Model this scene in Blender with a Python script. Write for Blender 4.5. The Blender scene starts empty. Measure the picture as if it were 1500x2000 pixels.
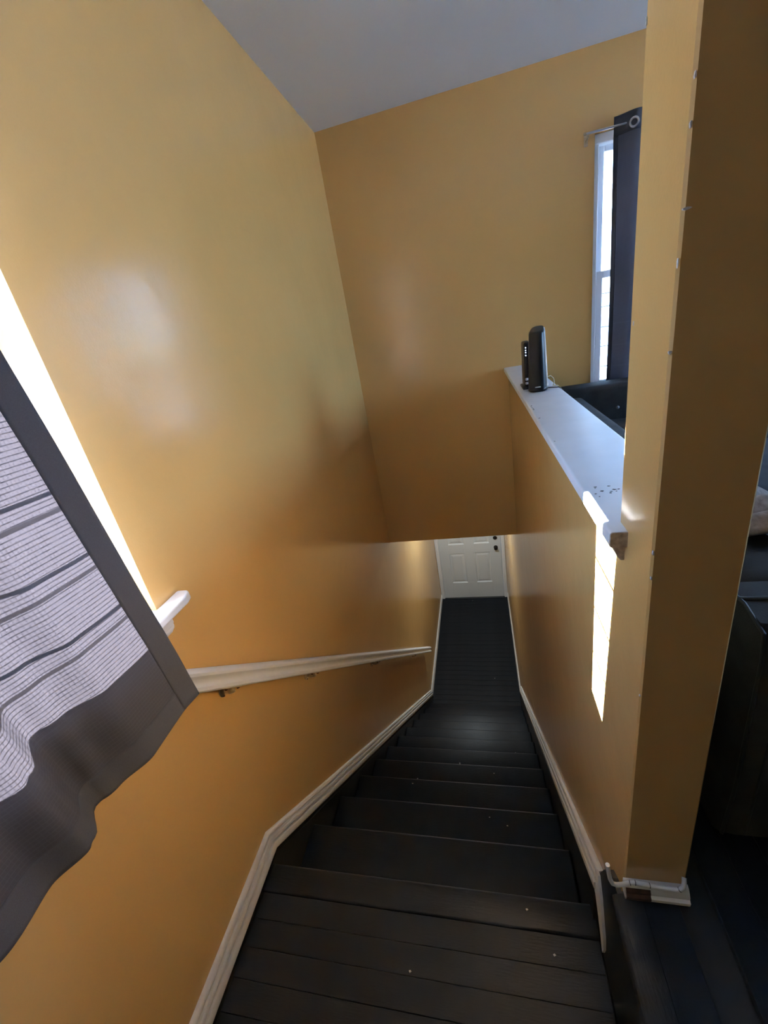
import bpy, bmesh, math, random
from mathutils import Vector, Matrix, noise
random.seed(7)
S = bpy.context.scene
COL = S.collection

# ------------------------------------------------------------------ camera
CAMZ = 1.135                       # the upper room floor is z = 0
cam_d = bpy.data.cameras.new('camera')
cam = bpy.data.objects.new('camera', cam_d); COL.objects.link(cam)
cam.location = (0, 0, CAMZ)
cam.rotation_euler = (1.1702, 0.1692, 0.1876)
cam_d.sensor_fit = 'HORIZONTAL'; cam_d.sensor_width = 36.0
cam_d.lens = 825.26 / 1500 * 36.0
cam_d.clip_start = 0.02
S.camera = cam

# ------------------------------------------------------------------ light
SKY_STRENGTH = 16.0
SUN_STRENGTH = 220.0
HALL_LAMP = 52.0
S.view_settings.view_transform = 'Standard'
S.view_settings.look = 'None'
S.view_settings.gamma = 1.0
S.view_settings.use_curve_mapping = False
S.view_settings.exposure = 1.08

world = bpy.data.worlds.new('sky'); S.world = world
world.use_nodes = True
nt = world.node_tree; nt.nodes.clear()
wo = nt.nodes.new('ShaderNodeOutputWorld')
bg = nt.nodes.new('ShaderNodeBackground')
tc = nt.nodes.new('ShaderNodeTexCoord')
sp = nt.nodes.new('ShaderNodeSeparateXYZ')
rp = nt.nodes.new('ShaderNodeValToRGB')
rp.color_ramp.elements[0].position = 0.0; rp.color_ramp.elements[0].color = (0.42, 0.67, 1.0, 1)
rp.color_ramp.elements[1].position = 0.8; rp.color_ramp.elements[1].color = (0.25, 0.50, 1.0, 1)
nt.links.new(tc.outputs['Generated'], sp.inputs[0])
nt.links.new(sp.outputs['Z'], rp.inputs[0])
nt.links.new(rp.outputs[0], bg.inputs['Color'])
bg.inputs['Strength'].default_value = SKY_STRENGTH
nt.links.new(bg.outputs[0], wo.inputs[0])

sun_d = bpy.data.lights.new('sun', 'SUN'); sun = bpy.data.objects.new('sun', sun_d); COL.objects.link(sun)
sun_d.energy = SUN_STRENGTH; sun_d.angle = math.radians(0.18); sun_d.color = (1.0, 0.94, 0.86)
sun.rotation_euler = Vector((1.0, 0.113, -0.372)).to_track_quat('-Z', 'Y').to_euler()
sun.location = (-6, 0, 4)

# ------------------------------------------------------------------ key dimensions (metres)
XL, XR, XR2 = -0.817, 0.213, 0.324          # stairwell walls, room side of the half wall
YF, YD = 3.10, 5.69                         # far wall, entrance door wall
ZC, ZH, ZL = 2.289, -0.485, -2.912          # ceiling, lower hall ceiling, lower hall floor
ZCAP, ZLAND = 0.785, -0.442
Y0, RUN, RISE = 0.7252, 0.2462, 0.2058
YB, XE = -2.4, 4.2                          # wall behind the camera, far side of the room
YP0, YP1 = 0.557, 0.69                      # post

# ------------------------------------------------------------------ materials
def new_mat(name):
    m = bpy.data.materials.new(name); m.use_nodes = True
    n = m.node_tree.nodes; l = m.node_tree.links
    return m, n, l, n['Principled BSDF']

def mat(name, col, rough=0.5, metal=0.0, spec=0.5, var=0.0, vscale=6.0, bump=0.0, bscale=80.0, stretch=(1, 1, 1), rvar=0.0, emit=None):
    m, n, l, p = new_mat(name)
    p.inputs['Base Color'].default_value = (*col, 1)
    p.inputs['Roughness'].default_value = rough
    p.inputs['Metallic'].default_value = metal
    p.inputs['Specular IOR Level'].default_value = spec
    t = n.new('ShaderNodeTexCoord'); mp = n.new('ShaderNodeMapping')
    mp.inputs['Scale'].default_value = stretch
    l.new(t.outputs['Object'], mp.inputs[0])
    if var or rvar:
        z = n.new('ShaderNodeTexNoise'); z.inputs['Scale'].default_value = vscale; z.inputs['Detail'].default_value = 5
        l.new(mp.outputs[0], z.inputs['Vector'])
    if var:
        r = n.new('ShaderNodeMapRange'); r.inputs['From Min'].default_value = .3; r.inputs['From Max'].default_value = .7
        r.inputs['To Min'].default_value = 1 - var; r.inputs['To Max'].default_value = 1 + var
        l.new(z.outputs['Fac'], r.inputs['Value'])
        mx = n.new('ShaderNodeMix'); mx.data_type = 'RGBA'; mx.blend_type = 'MULTIPLY'
        mx.inputs[0].default_value = 1; mx.inputs[6].default_value = (*col, 1)
        l.new(r.outputs[0], mx.inputs[7]); l.new(mx.outputs[2], p.inputs['Base Color'])
    if rvar:
        r = n.new('ShaderNodeMapRange'); r.inputs['From Min'].default_value = .3; r.inputs['From Max'].default_value = .7
        r.inputs['To Min'].default_value = max(.02, rough - rvar); r.inputs['To Max'].default_value = rough + rvar
        l.new(z.outputs['Fac'], r.inputs['Value']); l.new(r.outputs[0], p.inputs['Roughness'])
    if bump:
        z2 = n.new('ShaderNodeTexNoise'); z2.inputs['Scale'].default_value = bscale; z2.inputs['Detail'].default_value = 3
        l.new(mp.outputs[0], z2.inputs['Vector'])
        b = n.new('ShaderNodeBump'); b.inputs['Strength'].default_value = bump; b.inputs['Distance'].default_value = .002
        l.new(z2.outputs['Fac'], b.inputs['Height']); l.new(b.outputs[0], p.inputs['Normal'])
    if emit:
        p.inputs['Emission Color'].default_value = (*emit[0], 1); p.inputs['Emission Strength'].default_value = emit[1]
    return m

def wall_paint():
    m, n, l, p = new_mat('ochre_satin_paint')
    p.inputs['Roughness'].default_value = 0.21
    p.inputs['Specular IOR Level'].default_value = 0.65
    t = n.new('ShaderNodeTexCoord')
    a = n.new('ShaderNodeTexNoise'); a.inputs['Scale'].default_value = 1.7; a.inputs['Detail'].default_value = 4
    l.new(t.outputs['Object'], a.inputs['Vector'])
    r = n.new('ShaderNodeValToRGB')
    r.color_ramp.elements[0].position = .3; r.color_ramp.elements[0].color = (0.580, 0.361, 0.134, 1)
    r.color_ramp.elements[1].position = .7; r.color_ramp.elements[1].color = (0.620, 0.389, 0.150, 1)
    l.new(a.outputs['Fac'], r.inputs[0]); l.new(r.outputs[0], p.inputs['Base Color'])
    # roller stipple plus the slow waviness of old plaster
    f = n.new('ShaderNodeTexNoise'); f.inputs['Scale'].default_value = 210; f.inputs['Detail'].default_value = 2
    w = n.new('ShaderNodeTexNoise'); w.inputs['Scale'].default_value = 5.5; w.inputs['Detail'].default_value = 3
    l.new(t.outputs['Object'], f.inputs['Vector']); l.new(t.outputs['Object'], w.inputs['Vector'])
    b1 = n.new('ShaderNodeBump'); b1.inputs['Strength'].default_value = .10; b1.inputs['Distance'].default_value = .002
    b2 = n.new('ShaderNodeBump'); b2.inputs['Strength'].default_value = .35; b2.inputs['Distance'].default_value = .008
    l.new(w.outputs['Fac'], b2.inputs['Height']); l.new(f.outputs['Fac'], b1.inputs['Height'])
    l.new(b2.outputs[0], b1.inputs['Normal']); l.new(b1.outputs[0], p.inputs['Normal'])
    return m

def sheer():
    """grey plaid sheer: light passes through the weave, threads and painted rod-shadow bands stop it (uv in metres: u across, v height)"""
    m = bpy.data.materials.new('grey_plaid_sheer'); m.use_nodes = True
    n = m.node_tree.nodes; l = m.node_tree.links; n.clear()
    out = n.new('ShaderNodeOutputMaterial')
    uv = n.new('ShaderNodeUVMap'); uv.uv_map = 'UVMap'
    s = n.new('ShaderNodeSeparateXYZ'); l.new(uv.outputs[0], s.inputs[0])
    def math_(op, a, b=None, c=None):
        k = n.new('ShaderNodeMath'); k.operation = op
        for i, v in enumerate((a, b, c)):
            if v is None: continue
            if isinstance(v, (int, float)): k.inputs[i].default_value = v
            else: l.new(v, k.inputs[i])
        return k.outputs[0]
    def lines(x, pitch, width, off=0.0):
        f = math_('FRACT', math_('DIVIDE', math_('ADD', x, off), pitch))
        d = math_('ABSOLUTE', math_('SUBTRACT', f, 0.5))
        return math_('LESS_THAN', d, width / pitch / 2)
    def band(v, centre, width):
        f = math_('FRACT', math_('DIVIDE', math_('ADD', v, 10.0 - centre + .0625), 0.125))
        d = math_('ABSOLUTE', math_('SUBTRACT', f, 0.5))
        return math_('LESS_THAN', d, width / 0.125 / 2)
    nz = n.new('ShaderNodeTexNoise'); nz.inputs['Scale'].default_value = 260; nz.inputs['Detail'].default_value = 2
    l.new(uv.outputs[0], nz.inputs['Vector'])
    nz2 = n.new('ShaderNodeTexNoise'); nz2.inputs['Scale'].default_value = 55
    l.new(uv.outputs[0], nz2.inputs['Vector'])
    th = math_('MAXIMUM', lines(s.outputs['Y'], .0085, .0019), math_('MULTIPLY', lines(s.outputs['X'], .0062, .0014), 0.5))
    th = math_('MULTIPLY', th, math_('ADD', 0.35, nz2.outputs['Fac']))
    rod_shadow = None
    for c_ in (.951, .827, .702):  # guard rod shadows painted into the cloth as three dark bands
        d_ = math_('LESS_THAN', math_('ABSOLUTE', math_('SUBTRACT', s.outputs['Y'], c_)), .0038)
        rod_shadow = d_ if rod_shadow is None else math_('MAXIMUM', rod_shadow, d_)
    dark = math_('MAXIMUM', th, math_('MULTIPLY', rod_shadow, 1.0))
    dark = math_('MINIMUM', math_('ADD', dark, math_('MULTIPLY', math_('SUBTRACT', nz.outputs['Fac'], .5), .9)), 1.0)
    dark = math_('MAXIMUM', dark, 0.0)
    tr = n.new('ShaderNodeBsdfTranslucent'); tr.inputs[0].default_value = (0.0168, 0.0158, 0.0200, 1)
    df = n.new('ShaderNodeBsdfDiffuse'); df.inputs[0].default_value = (0.055, 0.059, 0.078, 1)
    mr = math_('ADD', 0.76, math_('MULTIPLY', dark, 0.20))
    b = n.new('ShaderNodeMixShader'); l.new(mr, b.inputs[0])
    l.new(tr.outputs[0], b.inputs[1]); l.new(df.outputs[0], b.inputs[2])
    l.new(b.outputs[0], out.inputs[0])
    return m

def hem_cloth():
    m = bpy.data.materials.new('charcoal_hem_cloth'); m.use_nodes = True
    n = m.node_tree.nodes; l = m.node_tree.links; n.clear()
    out = n.new('ShaderNodeOutputMaterial')
    t = n.new('ShaderNodeTexCoord')
    z = n.new('ShaderNodeTexNoise'); z.inputs['Scale'].default_value = 700; l.new(t.outputs['Object'], z.inputs['Vector'])
    r = n.new('ShaderNodeValToRGB')
    r.color_ramp.elements[0].color = (0.040, 0.044, 0.058, 1); r.color_ramp.elements[1].color = (0.075, 0.082, 0.106, 1)
    l.new(z.outputs['Fac'], r.inputs[0])
    df = n.new('ShaderNodeBsdfDiffuse'); l.new(r.outputs[0], df.inputs[0])
    tr = n.new('ShaderNodeBsdfTranslucent'); tr.inputs[0].default_value = (0.006, 0.0055, 0.007, 1)
    mx = n.new('ShaderNodeMixShader'); mx.inputs[0].default_value = .12
    l.new(df.outputs[0], mx.inputs[1]); l.new(tr.outputs[0], mx.inputs[2]); l.new(mx.outputs[0], out.inputs[0])
    return m

def window_glass():
    m = bpy.data.materials.new('window_glass'); m.use_nodes = True
    n = m.node_tree.nodes; l = m.node_tree.links; n.clear()
    out = n.new('ShaderNodeOutputMaterial')
    tp = n.new('ShaderNodeBsdfTransparent'); tp.inputs[0].default_value = (.95, .97, 1, 1)
    gl = n.new('ShaderNodeBsdfGlossy'); gl.inputs['Roughness'].default_value = .02
    fr = n.new('ShaderNodeFresnel'); fr.inputs[0].default_value = 1.45
    mx = n.new('ShaderNodeMixShader'); l.new(fr.outputs[0], mx.inputs[0])
    l.new(tp.outputs[0], mx.inputs[1]); l.new(gl.outputs[0], mx.inputs[2]); l.new(mx.outputs[0], out.inputs[0])
    return m

def black_wood(name, stretch, spec=.17, gloss=0.0):
    m, n, l, p = new_mat(name)
    t = n.new('ShaderNodeTexCoord'); mp = n.new('ShaderNodeMapping'); mp.inputs['Scale'].default_value = stretch
    l.new(t.outputs['Object'], mp.inputs[0])
    g = n.new('ShaderNodeTexNoise'); g.inputs['Scale'].default_value = 28; g.inputs['Detail'].default_value = 6; g.inputs['Roughness'].default_value = .65
    l.new(mp.outputs[0], g.inputs['Vector'])
    q = n.new('ShaderNodeTexNoise'); q.inputs['Scale'].default_value = 7; q.inputs['Detail'].default_value = 4
    l.new(t.outputs['Object'], q.inputs['Vector'])
    r = n.new('ShaderNodeValToRGB')
    r.color_ramp.elements[0].position = .35; r.color_ramp.elements[0].color = (0.0050, 0.0072, 0.0112, 1)
    r.color_ramp.elements[1].position = .75; r.color_ramp.elements[1].color = (0.0098, 0.0132, 0.0190, 1)
    l.new(q.outputs['Fac'], r.inputs[0]); l.new(r.outputs[0], p.inputs['Base Color'])
    p.inputs['Specular IOR Level'].default_value = spec
    rr = n.new('ShaderNodeMapRange'); rr.inputs['From Min'].default_value = .3; rr.inputs['From Max'].default_value = .7
    rr.inputs['To Min'].default_value = .32 - gloss; rr.inputs['To Max'].default_value = .42 - gloss
    l.new(q.outputs['Fac'], rr.inputs['Value']); l.new(rr.outputs[0], p.inputs['Roughness'])
    b = n.new('ShaderNodeBump'); b.inputs['Strength'].default_value = .35; b.inputs['Distance'].default_value = .0025
    l.new(g.outputs['Fac'], b.inputs['Height']); l.new(b.outputs[0], p.inputs['Normal'])
    return m

M = {}
M['wall'] = wall_paint()
M['ceil'] = mat('ceiling_white', (0.76, 0.80, 0.88), .75, bump=.25, bscale=120)
M['trim'] = mat('white_gloss_trim', (0.84, 0.85, 0.86), .34, var=.02, vscale=30, bump=.05, bscale=60)
M['oldtrim'] = mat('scuffed_white_trim', (0.80, 0.79, 0.765), .40, var=.03, vscale=25, bump=.03, bscale=90)
M['cap'] = mat('white_cap_paint', (0.70, 0.73, 0.78), .42, var=.04, vscale=9, bump=.10, bscale=40)
M['raw'] = mat('bare_cut_wood', (0.42, 0.33, 0.26), .7, var=.35, vscale=90, bump=.4, bscale=130)
M['vinyl'] = mat('white_vinyl', (0.80, 0.82, 0.86), .35)
M['glass'] = window_glass()
M['wood_x'] = black_wood('black_painted_boards_across', (1.0, 9.0, 9.0))
M['wood_y'] = black_wood('black_painted_boards_along', (9.0, 1.0, 9.0))
M['wood_landing'] = black_wood('black_worn_landing_boards', (1.0, 9.0, 9.0), .24, .0)
M['skirt'] = mat('black_painted_skirt', (0.010, 0.0095, 0.0095), .42, var=.3, vscale=12, bump=.2, bscale=60)
M['door'] = mat('white_door_paint', (0.68, 0.72, 0.74), .42, bump=.06, bscale=150)
M['bronze'] = mat('dark_bronze', (0.035, 0.03, 0.026), .35, metal=.8)
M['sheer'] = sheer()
M['hem'] = hem_cloth()
M['steel'] = mat('brushed_steel', (0.62, 0.62, 0.64), .28, metal=1.0)
M['brass'] = mat('painted_over_brass', (0.52, 0.41, 0.26), .40, metal=.35, var=.3, vscale=60)
M['screw'] = mat('rusty_screw', (0.12, 0.06, 0.035), .5, metal=.6)
M['guard'] = mat('guard_rod_grey', (0.10, 0.10, 0.11), .5)
M['sofa'] = mat('charcoal_upholstery', (0.040, 0.039, 0.040), .80, spec=.15, var=.25, vscale=14, bump=.35, bscale=420)
M['sofa_trim'] = mat('charcoal_piping', (0.020, 0.020, 0.022), .55)
M['button'] = mat('sofa_button', (0.16, 0.16, 0.17), .35)
M['blanket'] = mat('beige_knit', (0.30, 0.23, 0.19), .9, var=.35, vscale=60, bump=.8, bscale=180)
M['plastic'] = mat('black_gloss_plastic', (0.006, 0.007, 0.010), .33, spec=.3)
M['plastic2'] = mat('grey_plastic', (0.20, 0.20, 0.21), .4)
M['led'] = mat('blue_white_led', (0.2, 0.4, 1), .4, emit=((.45, .65, 1.0), 4.0))
M['logo'] = mat('silver_badge', (0.6, 0.62, 0.68), .3, metal=.6)
M['yellow'] = mat('yellow_network_lead', (0.62, 0.52, 0.26), .5)
M['cable'] = mat('white_cable_sheath', (0.78, 0.79, 0.80), .35)
M['clip'] = mat('dark_clip', (0.03, 0.03, 0.03), .5)
M['chip'] = mat('bare_plaster', (0.62, 0.60, 0.58), .8, var=.3, vscale=200)
M['siding'] = mat('pale_siding', (0.80, 0.80, 0.78), .6)
M['roof'] = mat('grey_green_shingle', (0.36, 0.42, 0.40), .8, var=.2, vscale=10)
M['ground'] = mat('pale_bounce_ground', (0.46, 0.46, 0.42), .9, var=.15, vscale=.6)  # made pale so the ground bounces more sunlight up to the ceiling
M['lampglass'] = mat('opal_glass', (0.9, 0.9, 0.9), .3, emit=((.80, .93, 1.0), HALL_LAMP))

# ------------------------------------------------------------------ helpers
class MB:
    """collects shapes and links them as one mesh object"""
    def __init__(self): self.bm = bmesh.new()
    def box(self, x0, x1, y0, y1, z0, z1):
        vs = [self.bm.verts.new((x, y, z)) for x in (x0, x1) for y in (y0, y1) for z in (z0, z1)]
        for f in ((0, 1, 3, 2), (4, 6, 7, 5), (0, 4, 5, 1), (2, 3, 7, 6), (0, 2, 6, 4), (1, 5, 7, 3)):
            self.bm.faces.new([vs[i] for i in f])
        return self
    def rbox(self, x0, x1, y0, y1, z0, z1, r=.004, seg=2):
        b = bmesh.new()
        vs = [b.verts.new((x, y, z)) for x in (x0, x1) for y in (y0, y1) for z in (z0, z1)]
        for f in ((0, 1, 3, 2), (4, 6, 7, 5), (0, 4, 5, 1), (2, 3, 7, 6), (0, 2, 6, 4), (1, 5, 7, 3)):
            b.faces.new([vs[i] for i in f])
        bmesh.ops.bevel(b, geom=list(b.edges), offset=r, segments=seg, profile=.5, affect='EDGES')
        me = bpy.data.meshes.new('tmp'); b.to_mesh(me); b.free(); self.bm.from_mesh(me); bpy.data.meshes.remove(me)
        return self
    def poly_prism(self, pts, axis, a, b):
        """pts in the plane across axis ('x': (y,z), 'y': (x,z), 'z': (x,y)), extruded from a to b"""
        def P(u, v, w): return {'x': (w, u, v), 'y': (u, w, v), 'z': (u, v, w)}[axis]
        A = [self.bm.verts.new(P(u, v, a)) for u, v in pts]; B = [self.bm.verts.new(P(u, v, b)) for u, v in pts]
        k = len(pts)
        self.bm.faces.new(A[::-1]); self.bm.faces.new(B)
        for i in range(k): self.bm.faces.new((A[i], A[(i + 1) % k], B[(i + 1) % k], B[i]))
        return self
    def loft(self, rings, closed=True, caps=True):
        R = [[self.bm.verts.new(p) for p in r] for r in rings]
        k = len(R[0])
        for a, b in zip(R[:-1], R[1:]):
            for i in range(k if closed else k - 1):
                self.bm.faces.new((a[i], a[(i + 1) % k], b[(i + 1) % k], b[i]))
        if caps and closed:
            self.bm.faces.new(R[0][::-1]); self.bm.faces.new(R[-1])
        return self
    def tube(self, pts, r, seg=10, caps=True):
        pts = [Vector(p) for p in pts]; rings = []
        up = Vector((0, 0, 1)); last = None
        for i, p in enumerate(pts):
            d = (pts[min(i + 1, len(pts) - 1)] - pts[max(i - 1, 0)]).normalized()
            if last is None:
                a = d.cross(up)
                if a.length < 1e-3: a = d.cross(Vector((1, 0, 0)))
                a.normalize()
            else:
                a = (last - d * last.dot(d)).normalized()
            last = a; b = d.cross(a)
            rr = r[i] if isinstance(r, (list, tuple)) else r
            rings.append([p + (a * math.cos(t) + b * math.sin(t)) * rr for t in [2 * math.pi * k / seg for k in range(seg)]])
        return self.loft(rings, True, caps)
    def ring(self, c, axis, R, r, seg=24, rs=8):
        c = Vector(c); ax = Vector(axis).normalized()
        a = ax.orthogonal().normalized(); b = ax.cross(a); rings = []
        for i in range(seg + 1):
            t = 2 * math.pi * i / seg; d = a * math.cos(t) + b * math.sin(t)
            rings.append([c + d * (R + r * math.cos(s)) + ax * r * math.sin(s) for s in [2 * math.pi * k / rs for k in range(rs)]])
        return self.loft(rings, True, False)
    def lathe(self, c, axis, prof, seg=20):
        c = Vector(c); ax = Vector(axis).normalized(); a = ax.orthogonal().normalized(); b = ax.cross(a)
        rings = [[c + ax * h + (a * math.cos(t) + b * math.sin(t)) * max(r, 1e-4) for t in [2 * math.pi * k / seg for k in range(seg)]] for r, h in prof]
        return self.loft(rings, True, True)
    def build(self, name, m, parent=None, smooth=False, bevel=0.0, bseg=2, doubles=False):
        if doubles: bmesh.ops.remove_doubles(self.bm, verts=self.bm.verts, dist=1e-5)
        bmesh.ops.recalc_face_normals(self.bm, faces=self.bm.faces)
        me = bpy.data.meshes.new(name); self.bm.to_mesh(me); self.bm.free()
        me.materials.append(M[m] if isinstance(m, str) else m)
        return link(name, me, parent, smooth, bevel, bseg)

def link(name, me, parent=None, smooth=False, bevel=0.0, bseg=2):
    o = bpy.data.objects.new(name, me); COL.objects.link(o)
    if parent:
        o.parent = parent; w = parent_world(parent); o.matrix_parent_inverse = w.inverted()
    if smooth:
        for p in me.polygons: p.use_smooth = True
        try: me.set_sharp_from_angle(angle=math.radians(40))
        except Exception: pass
    if bevel:
        b = o.modifiers.new('bevel', 'BEVEL'); b.width = bevel; b.segments = bseg; b.limit_method = 'ANGLE'
    return o

def parent_world(o):
    w = o.matrix_basis.copy()
    if o.parent: w = parent_world(o.parent) @ o.matrix_parent_inverse @ w
    return w

def empty(name, loc):
    o = bpy.data.objects.new(name, None); COL.objects.link(o); o.location = loc; o.empty_display_size = .1
    return o

def tag(o, label=None, cat=None, group=None, kind=None):
    if label: o['label'] = label
    if cat: o['category'] = cat
    if group: o['group'] = group
    if kind: o['kind'] = kind
    return o

def structure(o, label): return tag(o, label, None, None, 'structure')

def sweep(mb, path, prof, x0, sx):
    """profile [(outward, up)] swept along (y,z) path on the plane x = x0, outward along sx; heights stay vertical"""
    rings = [[(x0 + sx * t, y, z + h) for t, h in prof] for y, z in path]
    return mb.loft(rings, True, True)

# ------------------------------------------------------------------ the shell
WY0, WY1, WZ0, WZ1 = -0.26, 0.735, 0.606, 1.95      # window in the left wall
WT = 0.22
w = MB()
X0 = XL - WT
w.box(X0, XL, YB, YD + .2, ZL - .4, WZ0 - .02)
w.box(X0, XL, YB, WY0, WZ0 - .02, ZC + .1)
w.box(X0, XL, WY1, YD + .2, WZ0 - .02, ZC + .1)
w.box(X0, XL, WY0, WY1, WZ1, ZC + .1)
structure(w.build('wall_left', 'wall', doubles=True), 'tall ochre wall on the handrail side of the stairs')

FX0, FX1, FZ0, FZ1 = 0.73, 1.42, 0.50, 1.925         # window in the far wall
w = MB()
w.box(XL, FX0, YF, YF + .2, ZH, ZC + .1)
w.box(FX1, XE, YF, YF + .2, -.2, ZC + .1)
w.box(FX0, FX1, YF, YF + .2, FZ1, ZC + .1)
w.box(FX0, FX1, YF, YF + .2, -.2, FZ0)
structure(w.build('wall_far', 'wall', doubles=True), 'ochre wall over the lower hall, facing down the stairs')

w = MB()
w.box(XR, XR2, YP1, YF, ZL - .4, ZCAP - .027)
w.box(XR, XR2, YF, YD + .2, ZL - .4, ZH + .12)
w.box(XR, XR2, -.75, YP0, ZL - .4, -.125)
w.box(XL, XR, -.90, -.75, ZL - .4, -.125)
structure(w.build('wall_right', 'wall', doubles=True), 'ochre half wall between the stairs and the sofa')

c_ = .003
w = MB().poly_prism([(XR + c_, YP0), (XR2 - c_, YP0), (XR2, YP0 + c_), (XR2, YP1), (XR, YP1), (XR, YP0 + c_)], 'z', ZL - .4, ZC + .05)
post = structure(w.build('wall_end', 'wall'), 'narrow full-height ochre wall end beside the top of the stairs')

w = MB().box(XL - .01, XE, YB, YF + .01, ZC, ZC + .1)
structure(w.build('ceiling', 'ceil'), 'plain white ceiling over stairs and room')
w = MB().box(XL - .01, XR + .01, YF + .002, YD + .1, ZH, ZH + .1)
structure(w.build('ceiling_lower', 'ceil'), 'white ceiling of the lower hall')
w = MB().box(XL - .2, XE + .2, YB - .15, YB, -.6, ZC + .1)
structure(w.build('wall_back', 'wall'), 'ochre wall behind the viewpoint')
RY0_, RY1_, RZ0_, RZ1_ = 1.30, 2.75, .62, 2.05      # broad unseen window, added across the room for fill light
w = MB()
w.box(XE, XE + .15, YB, RY0_, -.2, ZC + .1); w.box(XE, XE + .15, RY1_, YF, -.2, ZC + .1)
w.box(XE, XE + .15, RY0_, RY1_, -.2, RZ0_); w.box(XE, XE + .15, RY0_, RY1_, RZ1_, ZC + .1)
structure(w.build('wall_room_side', 'wall'), 'ochre wall across the room beyond the sofa')

DX0, DX1, DZ0, DZ1 = -0.757, 0.157, ZL + .012, ZL + 2.04
w = MB()
w.box(XL, DX0 - .012, YD, YD + .15, ZL - .4, ZH + .1)
w.box(DX1 + .012, XR, YD, YD + .15, ZL - .4, ZH + .1)
w.box(DX0 - .012, DX1 + .012, YD, YD + .15, DZ1 + .012, ZH + .1)
structure(w.build('wall_door', 'wall', doubles=True), 'ochre wall around the white door at the foot of the stairs')

# ---- floors built of single boards
def plank_mesh(lx, ly, t=.018, r=.0009):
    b = MB().rbox(-lx / 2, lx / 2, -ly / 2, ly / 2, -t, 0, r, 1)
    me = bpy.data.meshes.new('plank'); b.bm.to_mesh(me); b.bm.free(); return me

def place_planks(parent, me, m, locs):
    me.materials.append(M[m])
    for p in locs:
        o = link('plank', me, parent); o.location = p
        o.rotation_euler = (random.uniform(-.0015, .0015), random.uniform(-.001, .001), 0)

w = MB()                                        # room floor: sub-floor, boards on top where they show
w.box(XR2, XE, YB, YF, -.12, -.016)
w.box(XR - .012, XR2 + .001, YB, YP0, -.12, -.016)
w.box(XL, XR - .011, YB, -.72, -.12, -.016)
fl = structure(w.build('floor', 'skirt'), 'black painted board floor of the upper room')
PW = .066
place_planks(fl, plank_mesh(PW - .0005, 2.9), 'wood_y', [(.243 + PW / 2, YP0 - 1.45 - .012, 0)])
locs = [(.243 + PW * (i + .5), .35, 0) for i in range(1, 60)]
me = plank_mesh(PW - .0005, 5.5)
place_planks(fl, me, 'wood_y', [(x, y, random.uniform(-.0008, .0008)) for x, y, z in locs if x - PW / 2 > XR2 - .01 and x < XE - .03])
me = plank_mesh(XR - .012 - XL - .004, .0646)
place_planks(fl, me, 'wood_x', [((XL + XR - .012) / 2, YB + .066 * (i + .5) + .002, 0) for i in range(25)])
ns = MB()                                       # rounded nosing board along the stair side of the floor
pr = [(.243, 0), (.243, -.03), (.20, -.03)] + [(.20 - .013 * math.sin(a), -.0165 - .0135 * math.cos(a)) for a in [math.pi * k / 8 for k in range(1, 8)]] + [(.20, -.003), (.205, 0)]
ns.poly_prism(pr, 'y', -.72, YP0 - .012).build('nosing_board', 'wood_y', fl, smooth=True)
# dark riser board beneath that nosing, running up past the post corner
MB().poly_prism([(-.72, -.031), (.548, -.031), (.585, -.028), (.615, -.055), (.645, -.115), (.675, -.19), (.672, -.27), (.63, -.36), (.625, ZLAND), (-.72, ZLAND)], 'x', XR - .010, XR).build('riser_board', 'skirt', fl)

ld = MB().box(XL, XR, -.72, Y0 - .03, ZLAND - .12, ZLAND - .017)
land = structure(ld.build('floor_landing', 'skirt'), 'black board landing at the top of the stairs')
ys = [.643 - .066 * i for i in range(21)]
place_planks(land, plank_mesh(XR - XL - .03, .0656), 'wood_landing', [((XL + XR) / 2 + .002, y - .033, ZLAND + random.uniform(-.0012, .0008)) for y in ys])
MB().rbox(XL + .004, XR - .004, .6435, Y0, ZLAND - .028, ZLAND, .009, 3).build('nosing_board', 'wood_landing', land, smooth=True)
MB().box(XL, XR - .012, -.735, -.72, ZLAND - .1, -.002).build('riser_board', 'skirt', land)

hf = MB().box(XL, XR, 3.35, YD + .15, ZL - .12, ZL - .016)
hall = structure(hf.build('floor_lower', 'skirt'), 'black board floor of the lower hall')
me = plank_mesh(XR - XL - .004, .0765)
place_planks(hall, me, 'wood_x', [((XL + XR) / 2, 3.47 + .078 * i, ZL + random.uniform(-.001, .0006)) for i in range(29)])

# ------------------------------------------------------------------ staircase
st = empty('staircase', ((XL + XR) / 2, Y0 + 1.3, ZL))
tag(st, 'black painted wooden staircase dropping between the ochre walls to the white door', 'staircase')
TX0, TX1 = XL + .022, XR - .020
tm = MB().rbox(TX0, TX1, -RUN - .028, 0, -.030, 0, .009, 3)
tme = bpy.data.meshes.new('tread'); bmesh.ops.recalc_face_normals(tm.bm, faces=tm.bm.faces); tm.bm.to_mesh(tme); tm.bm.free(); tme.materials.append(M['wood_x'])
for p in tme.polygons: p.use_smooth = True
try: tme.set_sharp_from_angle(angle=math.radians(40))
except Exception: pass
rm = MB().box(TX0, TX1, -.020, 0, -RISE - .001, -.030)
rme = bpy.data.meshes.new('riser'); rm.bm.to_mesh(rme); rm.bm.free(); rme.materials.append(M['wood_x'])
def at_world(o, p):
    o.matrix_parent_inverse = parent_world(o.parent).inverted(); o.location = p
for i in range(0, 12):
    y, z = Y0 + RUN * i, ZLAND - RISE * i
    if i:
        at_world(link('tread', tme, st), (random.uniform(-.001, .001), y, z))
    at_world(link('riser', rme, st), (0, y - .026, z))
SL = -RISE / RUN
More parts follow.
